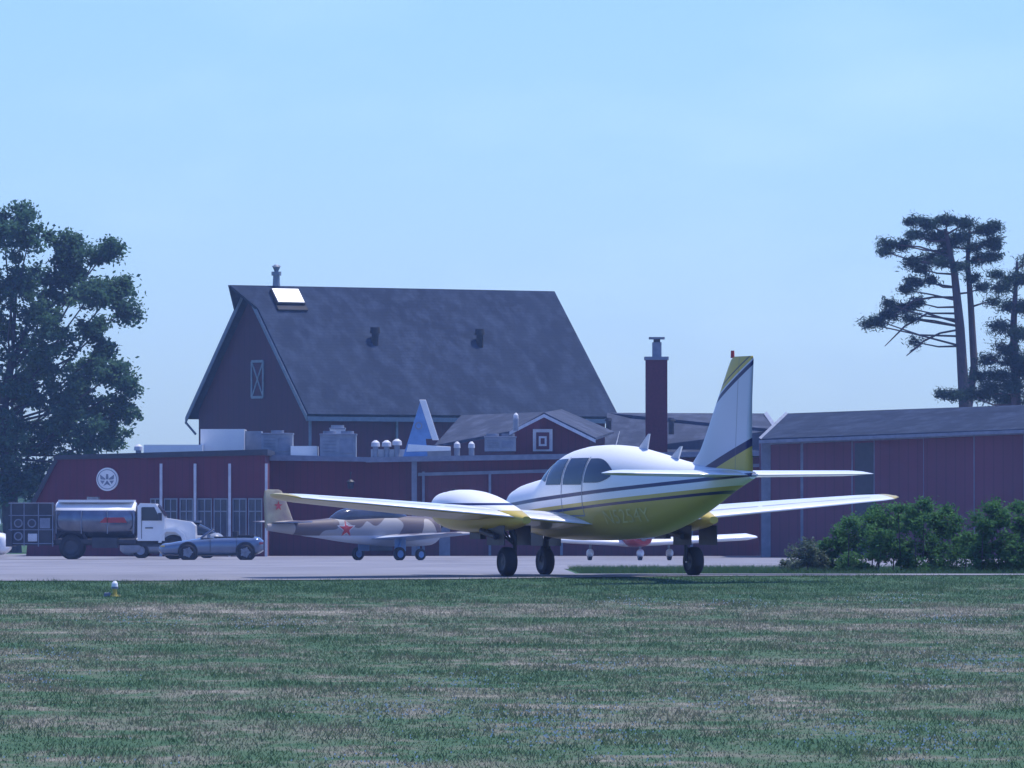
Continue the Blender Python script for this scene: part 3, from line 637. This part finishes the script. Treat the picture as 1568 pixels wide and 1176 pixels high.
mb=MB()
mb.add([(-1.5,-.012,2.12),(-1.85,-.012,2.09),(-1.95,-.012,2.37),(-1.9,-.012,2.37)]+[(-1.5,.012,2.12),(-1.85,.012,2.09),(-1.95,.012,2.37),(-1.9,.012,2.37)],[(0,1,2,3),(7,6,5,4),(0,3,7,4),(1,5,6,2),(3,2,6,7)],0)
mb.add([(-2.75,-.012,1.96),(-3.05,-.012,1.93),(-3.2,-.012,2.15),(-3.13,-.012,2.15)]+[(-2.75,.012,1.96),(-3.05,.012,1.93),(-3.2,.012,2.15),(-3.13,.012,2.15)],[(0,1,2,3),(7,6,5,4),(0,3,7,4),(1,5,6,2),(3,2,6,7)],0)
mb.cyl((-.6,.0,2.18),(-.75,0,2.42),.008,.005,6,0); mb.cyl((-5.8,0,1.66),(-6.0,0,1.66),.03,.02,8,0)
mb.obj('antennas',[m_trim],tp)
# registration
fc=bpy.data.curves.new('reg','FONT'); fc.body='N5254Y'; fc.size=.33; fc.resolution_u=3
fo=bpy.data.objects.new('reg_tmp',fc); sc.collection.objects.link(fo); dg_=bpy.context.evaluated_depsgraph_get()
tm=bpy.data.meshes.new_from_object(fo.evaluated_get(dg_)); bpy.data.objects.remove(fo)
for v in tm.vertices:
    u=-1.3-v.co.x*1.35; z=.87+v.co.y+.035*v.co.x*1.35; v.co=(u,fus.v(u,z)+.012,z)
tm.materials.clear(); tm.materials.append(M('registration_paint',(.66,.57,.22),None,3,.4))
ro=bpy.data.objects.new('registration_letters',tm); sc.collection.objects.link(ro); ro.parent=tp
# ---------------- camouflaged trainer
yk=empty('military_trainer_airplane',(P(590,0,262).x,262,terr(262)+.0),math.atan2(.6,.8))
yb=Body([(-5.3,1.35,1.1,.06),(-4.5,1.42,1.0,.16),(-3.2,1.5,.85,.3),(-1.9,1.6,.68,.42),(-.8,1.66,.58,.46),(.4,1.66,.52,.5),(1.2,1.64,.52,.55),(1.7,1.62,.54,.56),(2.1,1.56,.6,.52),(2.25,1.45,.7,.42)],2.2)
mb=MB(); yb.mesh(mb,28,60); mb.obj('fuselage',[m_camo],yk)
cp=Body([(-2.6,1.5,1.3,.1),(-2.1,1.82,1.3,.26),(-1.2,1.95,1.3,.31),(-.2,1.95,1.3,.31),(.5,1.85,1.3,.28),(1.0,1.62,1.3,.15)],2.4); mb=MB(); cp.mesh(mb,24,30); mb.obj('canopy',[m_glass2],yk)
mb=MB()
for sd in (1,-1): wing(mb,[(0,1.1,2.1,.78,.14),(.5,1.1,2.0,.8,.14),(4.2,.75,1.15,.98,.12),(4.55,.65,.85,1.0,.08),(4.62,.5,.4,1.0,.03)],sd,0,1)
for sd in (1,-1): wing(mb,[(0,-4.0,1.1,1.4,.1),(1.4,-4.25,.75,1.42,.1),(1.55,-4.35,.4,1.42,.05)],sd,0,1)
wing(mb,[(1.2,-3.9,1.5,0,.08),(1.5,-4.15,1.25,0,.09),(2.3,-4.5,.95,0,.09),(2.55,-4.65,.75,0,.06),(2.6,-4.8,.45,0,.03)],1,2,2,vertical=True)
m_camy=M('tan_camouflage',(.42,.38,.24),(.22,.16,.15),1.0,.6)
mb.obj('wings_and_tail',[m_camo,m_ltblue,m_camy],yk)
mb=MB()
uc,zc=-2.05,1.16
def starpts(k): return [(k*(.33 if i%2==0 else .125)*math.cos(math.pi/2+i*math.pi/5),k*(.33 if i%2==0 else .125)*math.sin(math.pi/2+i*math.pi/5)) for i in range(10)]
def star(k,off,m):
    pts=[(uc+a_,zc+b_) for a_,b_ in starpts(k)]
    def sp(p): return (p[0],-(yb.v(p[0],p[1])+off),p[1])
    vs=[sp((uc,zc))]+[sp(((uc+p[0])/2,(zc+p[1])/2)) for p in pts]+[sp(p) for p in pts]
    fs=[(0,i+1,(i+1)%10+1) for i in range(10)]+[(i+1,i+11,(i+1)%10+11,(i+1)%10+1) for i in range(10)]
    mb.add(vs,fs,m)
star(1.25,.012,1); star(1,.024,0)
mb.add([(-4.85+.6*a_,-.09,2.0+.6*b_) for a_,b_ in starpts(1)],[list(range(10))],0)
mb.obj('red_stars',[m_redp,m_trim],yk)
mb=MB()
for v in (1.3,-1.3): mb.wheel((-.3,v,.25),.25,.16,(0,1,0)); mb.cyl((-.3,v*.93,.25),(-.1,v*.93,.85),.05,.05,8,1); mb.box(-.4,.1,v*.88-.01,v*.88+.01,.35,.8,1)
mb.wheel((1.6,0,.22),.22,.14,(0,1,0)); mb.cyl((1.6,.1,.22),(1.5,.0,.7),.05,.05,8,1)
mb.cyl((2.2,0,1.1),(2.5,0,1.1),.18,.05,14,1)
for t in (.5,2.6): mb.ext([(2.36,.05*math.sin(t),1.1-.05*math.cos(t)),(2.36,1.1*math.cos(t)+.07*math.sin(t),1.1+1.1*math.sin(t)-.07*math.cos(t)),(2.36,1.1*math.cos(t)-.07*math.sin(t),1.1+1.1*math.sin(t)+.07*math.cos(t)),(2.36,-.05*math.sin(t),1.1+.05*math.cos(t))],(.03,0,0),2)
mb.obj('landing_gear_and_propeller',[m_black,m_ltblue,m_dark],yk)
# ---------------- parked light plane
pk=empty('light_airplane',(P(965,0,262).x,262,terr(262)),math.radians(-78))
pb=Body([(-5,1.1,.9,.06),(-3.5,1.2,.75,.2),(-1.8,1.35,.55,.4),(-.9,1.75,.5,.5),(0,1.8,.5,.52),(.9,1.3,.5,.5),(1.6,1.2,.52,.45),(2.2,1.05,.6,.3)],2.4)
mb=MB(); pb.mesh(mb,28,50,0)
for sd in (1,-1): wing(mb,[(0,.9,1.7,.6,.20),(.5,.9,1.65,.62,.20),(4.3,.7,1.3,.82,.22),(4.65,.6,.9,.85,.12),(4.7,.5,.5,.86,.03)],sd,1,1)
for sd in (1,-1): wing(mb,[(0,-4.1,.9,1.0,.1),(1.5,-4.3,.6,1.02,.1)],sd,1,1)
wing(mb,[(1.0,-3.6,1.4,0,.08),(1.3,-4.0,1.0,0,.08),(2.0,-4.4,.65,0,.08)],1,1,1,vertical=True)
mb.obj('airframe',[m_redp,m_white],pk)
mb=MB()
for sd in (1,-1): pb.patch(mb,.75,-1.1,lambda u:1.3,lambda u:1.3+.38*max(0,1-((u+.15)/.95)**2)+.01,0,.008,sd)
mb.obj('windows',[m_glass],pk)
mb=MB()
for p in ((-.1,1.5),(-.1,-1.5),(1.6,0)):
    mb.wheel((p[0],p[1],.19),.19,.13,(0,1,0)); mb.cyl((p[0],p[1],.25),(p[0],p[1]*.98,.65),.04,.05,8,1)
    fb=Body([(p[0]-.45,.3,.22,.02),(p[0]-.1,.42,.14,.11),(p[0]+.2,.4,.14,.11),(p[0]+.35,.3,.18,.04)],2.2,p[1]); fb.mesh(mb,16,14,2)
mb.cyl((2.2,0,.85),(2.45,0,.85),.14,.03,12,1); mb.box(2.25,2.28,-.9,.9,.8,.88,1)
mb.obj('landing_gear_and_propeller',[m_black,m_grey,m_white],pk)
# ---------------- fuel truck
ft=empty('fuel_truck',(P(5,0,274).x,274.0,terr(274)))
mb=MB(); dk=0
mb.box(.2,7.0,.5,.75,.55,.75,0); mb.box(.2,7.0,1.55,1.8,.55,.75,0)
mb.box(.35,1.85,.1,2.2,.55,2.15,0); mb.box(.1,.35,.0,2.3,.5,1.1,0)
for x in (.3,.8,1.35,1.9): mb.box(x-.02,x+.02,.03,.1,.5,2.2,1)
for z in (.62,1.15,1.7,2.17): mb.box(.2,1.95,.03,.1,z-.018,z+.018,1)
for x,z in ((.58,1.4),(1.1,1.4),(.58,.9)): mb.cyl((x,.09,z),(x,.0,z),.17,.17,16,1); mb.cyl((x,.0,z),(x,-.01,z),.12,.12,16,0)
mb.box(1.4,1.8,.02,.1,1.2,1.6,1); mb.box(.95,1.3,.02,.1,.7,1.0,2)
mb.box(2.0,5.1,.15,.4,.62,.78,0); mb.box(3.4,4.4,.1,.5,.45,.85,0)
mb.obj('chassis_and_pump_cabinet',[m_dark,m_fasc,m_trim],ft,None,.01)
mb=MB(); R=[]
for x,k in ((1.98,.9),(2.03,1),(5.02,1),(5.08,.9)):
    R.append([(x,1.1+1.08*k*math.copysign(abs(math.cos(t))**.8,math.cos(t)),1.5+.74*k*math.copysign(abs(math.sin(t))**.8,math.sin(t))) for t in np.linspace(0,2*math.pi,41)[:-1]])
mb.rings(R,mf=lambda j,i: 1 if 3<=i<17 else 0); 
mb.box(2.1,5.0,.25,1.95,2.2,2.3,1); mb.cyl((3.4,1.1,2.3),(3.4,1.1,2.42),.25,.25,16,0)
for x in (2.03,3.0,4.0,5.0): mb.box(x-.015,x+.015,-.0,.03,1.0,1.9,2)
mb.ext([(3.7,-.0,1.42),(4.75,-.0,1.42),(4.65,-.0,1.62),(3.9,-.0,1.62)],(0,.03,0),3)
mb.obj('tank',[M('tank_polished_metal',(.20,.22,.28),(.12,.13,.18),3,.22,metal=.85),m_white,m_grey,m_redp],ft)
mb=MB()
def prof(pts,y0,y1,m): mb.ext([(x,y0,z) for x,z in pts],(0,y1-y0,0),m)
prof([(5.15,.72),(5.15,2.05),(5.25,2.17),(5.85,2.15),(6.2,1.62),(6.2,.72)],.12,2.08,0)
prof([(6.2,.75),(6.2,1.6),(6.35,1.58),(7.2,1.45),(7.36,1.3),(7.38,.72)],.3,1.9,0)
prof([(5.95,.65),(6.0,.95),(6.2,1.18),(6.65,1.2),(6.95,1.0),(7.05,.65),(6.9,.65),(6.82,.9),(6.6,1.06),(6.25,1.06),(6.1,.9),(6.08,.65)],.08,.5,0)
mb.box(7.36,7.5,.15,2.05,.5,.72,1)
mb.ext([(5.32,.105,1.5),(5.32,.105,2.02),(5.8,.105,2.02),(6.05,.105,1.5)],(0,.01,0),2)
mb.ext([(5.92,.2,2.08),(6.21,.2,1.66),(6.21,2.0,1.66),(5.92,2.0,2.08)],(.03,0,.02),2)
mb.box(5.3,5.32,.1,.125,.8,2.0,1); mb.box(5.95,6.1,-.15,.0,1.5,1.8,1); mb.box(5.3,6.0,.02,.14,.5,.6,1); mb.box(5.45,5.75,.09,.115,1.2,1.24,1)
mb.obj('cab_and_hood',[m_white,m_dark,m_glass],ft,None,.03)
mb=MB()
for x in (2.6,6.52):
    for y in (.3,1.9): mb.wheel((x,y,.48),.48,.36 if x<3 else .26,(0,1,0))
for y in (.12,): mb.ext([(2.0,y,.8),(2.1,y,1.02),(2.3,y,1.1),(2.9,y,1.1),(3.1,y,1.02),(3.2,y,.8),(3.12,y,.8),(3.0,y,.97),(2.85,y,1.04),(2.35,y,1.04),(2.2,y,.97),(2.08,y,.8)],(0,.5,0),0)
mb.obj('wheels',[m_black,m_dark],ft)
# ---------------- roadster facing left
cr=empty('convertible_car',(P(403,0,268).x,268.0,terr(268)),0); s=1
mb=MB(); st=[(-3.93,.50,.32,.55),(-3.85,.58,.24,.68),(-3.5,.66,.2,.78),(-2.9,.76,.18,.83),(-2.4,.83,.17,.84),(-1.9,.86,.17,.84),(-1.0,.88,.17,.84),(-.5,.88,.2,.82),(-.12,.84,.28,.76),(.0,.74,.36,.62)]
cb_=Body(st,4.5,.84); cb_.mesh(mb,40,60)
mb.obj('body',[m_car],cr)
mb=MB()
for x in (-2.83,-.67):
    for y,sd in ((.0,-1),(1.68,1)):
        n=24; mb.cyl((x,y-sd*.25,.33),(x,y+sd*.012,.33),.37,.37,28,2)
        mb.wheel((x,y-sd*.05,.30),.30,.2,(0,1,0))
        for k in range(5):
            t=k*2*math.pi/5; mb.ext([(x+.03*math.sin(t),y+sd*.05,.3-.03*math.cos(t)),(x+.2*math.cos(t)+.03*math.sin(t),y+sd*.05,.3+.2*math.sin(t)-.03*math.cos(t)),(x+.2*math.cos(t)-.03*math.sin(t),y+sd*.05,.3+.2*math.sin(t)+.03*math.cos(t)),(x-.03*math.sin(t),y+sd*.05,.3+.03*math.cos(t))],(0,sd*.012,0),1)
mb.obj('wheels',[m_black,m_grey,m_black],cr)
mb=MB()
mb.ext([(-2.35,.15,.84),(-1.92,.25,1.17),(-1.92,1.43,1.17),(-2.35,1.53,.84)],(.03,0,.0),1)
for y in (.13,1.52): mb.cyl((-2.37,y,.83),(-1.9,y+(.1 if y<1 else -.1),1.19),.03,.025,8,0)
mb.cyl((-1.9,.23,1.19),(-1.9,1.42,1.19),.025,.025,8,0)
mb.box(-1.85,-.85,.2,1.48,.86,.893,2)
for y in (.45,1.2): mb.box(-1.15,-.98,y-.2,y+.2,.85,1.08,2); 
mb.box(-.95,-.35,.2,1.48,.87,.95,2); mb.box(-2.1,-1.98,-.12,.0,.85,.97,0)
mb.box(-3.86,-3.7,.0,.012,.5,.56,3); mb.box(-.14,-.0,.05,.08,.6,.68,4)
mb.box(-2.0,-1.98,-.012,.0,.3,.8,2); mb.box(-1.0,-.985,-.012,.0,.3,.82,2)
mb.obj('windshield_and_cockpit',[m_car,m_glass,m_black,m_yel,m_redp],cr,None,.008)
# ---------------- parked cars
def sedan(name,px,Y,mat,Ls=4.5,h=1.45):
    e=empty(name,(P(px,0,Y).x,Y,terr(Y))); mb=MB()
    Body([(-Ls,.65,.3,.6),(-Ls+.1,.75,.22,.78),(-Ls*.75,.86,.2,.86),(-Ls*.5,.92,.2,.87),(-Ls*.2,.95,.2,.86),(-.1,.85,.25,.78),(0,.7,.35,.6)],4.5,.87).mesh(mb,36,40,0)
    Body([(-Ls*.74,.9,.6,.6),(-Ls*.60,h-.1,.6,.68),(-Ls*.45,h,.6,.7),(-Ls*.3,h-.03,.6,.69),(-Ls*.18,h-.25,.6,.66),(-Ls*.06,.95,.6,.6)],4,.87).mesh(mb,32,30,1)
    mb.box(-Ls*.60,-Ls*.24,.25,1.5,h-.07,h+.005,0)
    for x in (-Ls*.8,-Ls*.18):
        for y in (.05,1.69): mb.wheel((x,y,.32),.32,.2,(0,1,0),2,3)
    mb.obj('body',[mat,m_glass,m_black,m_grey],e)
sedan('parked_car',14,284,m_white,4.4,1.75)
sedan('parked_car',345,283,m_grey,4.2,1.5)
# ---------------- taxiway light
Yl=106; tl=empty('taxiway_light',(P(176,0,Yl).x,Yl,terr(Yl))); mb=MB()
mb.cyl((0,0,0),(0,0,.03),.09,.08,16,1); mb.cyl((0,0,.03),(0,0,.12),.035,.035,12,1); mb.cyl((0,0,.12),(0,0,.15),.05,.055,16,2); mb.cyl((0,0,.15),(0,0,.2),.05,.045,16,0);mb.cyl((0,0,.2),(0,0,.235),.045,.02,16,0)
mb.obj('lamp_body',[m_white,m_yel,m_grey],tl)
mb=MB(); mb.box(-.16,-.06,-.05,.05,0,.06,0); mb.obj('junction_box',[m_fasc],tl,None,.01)
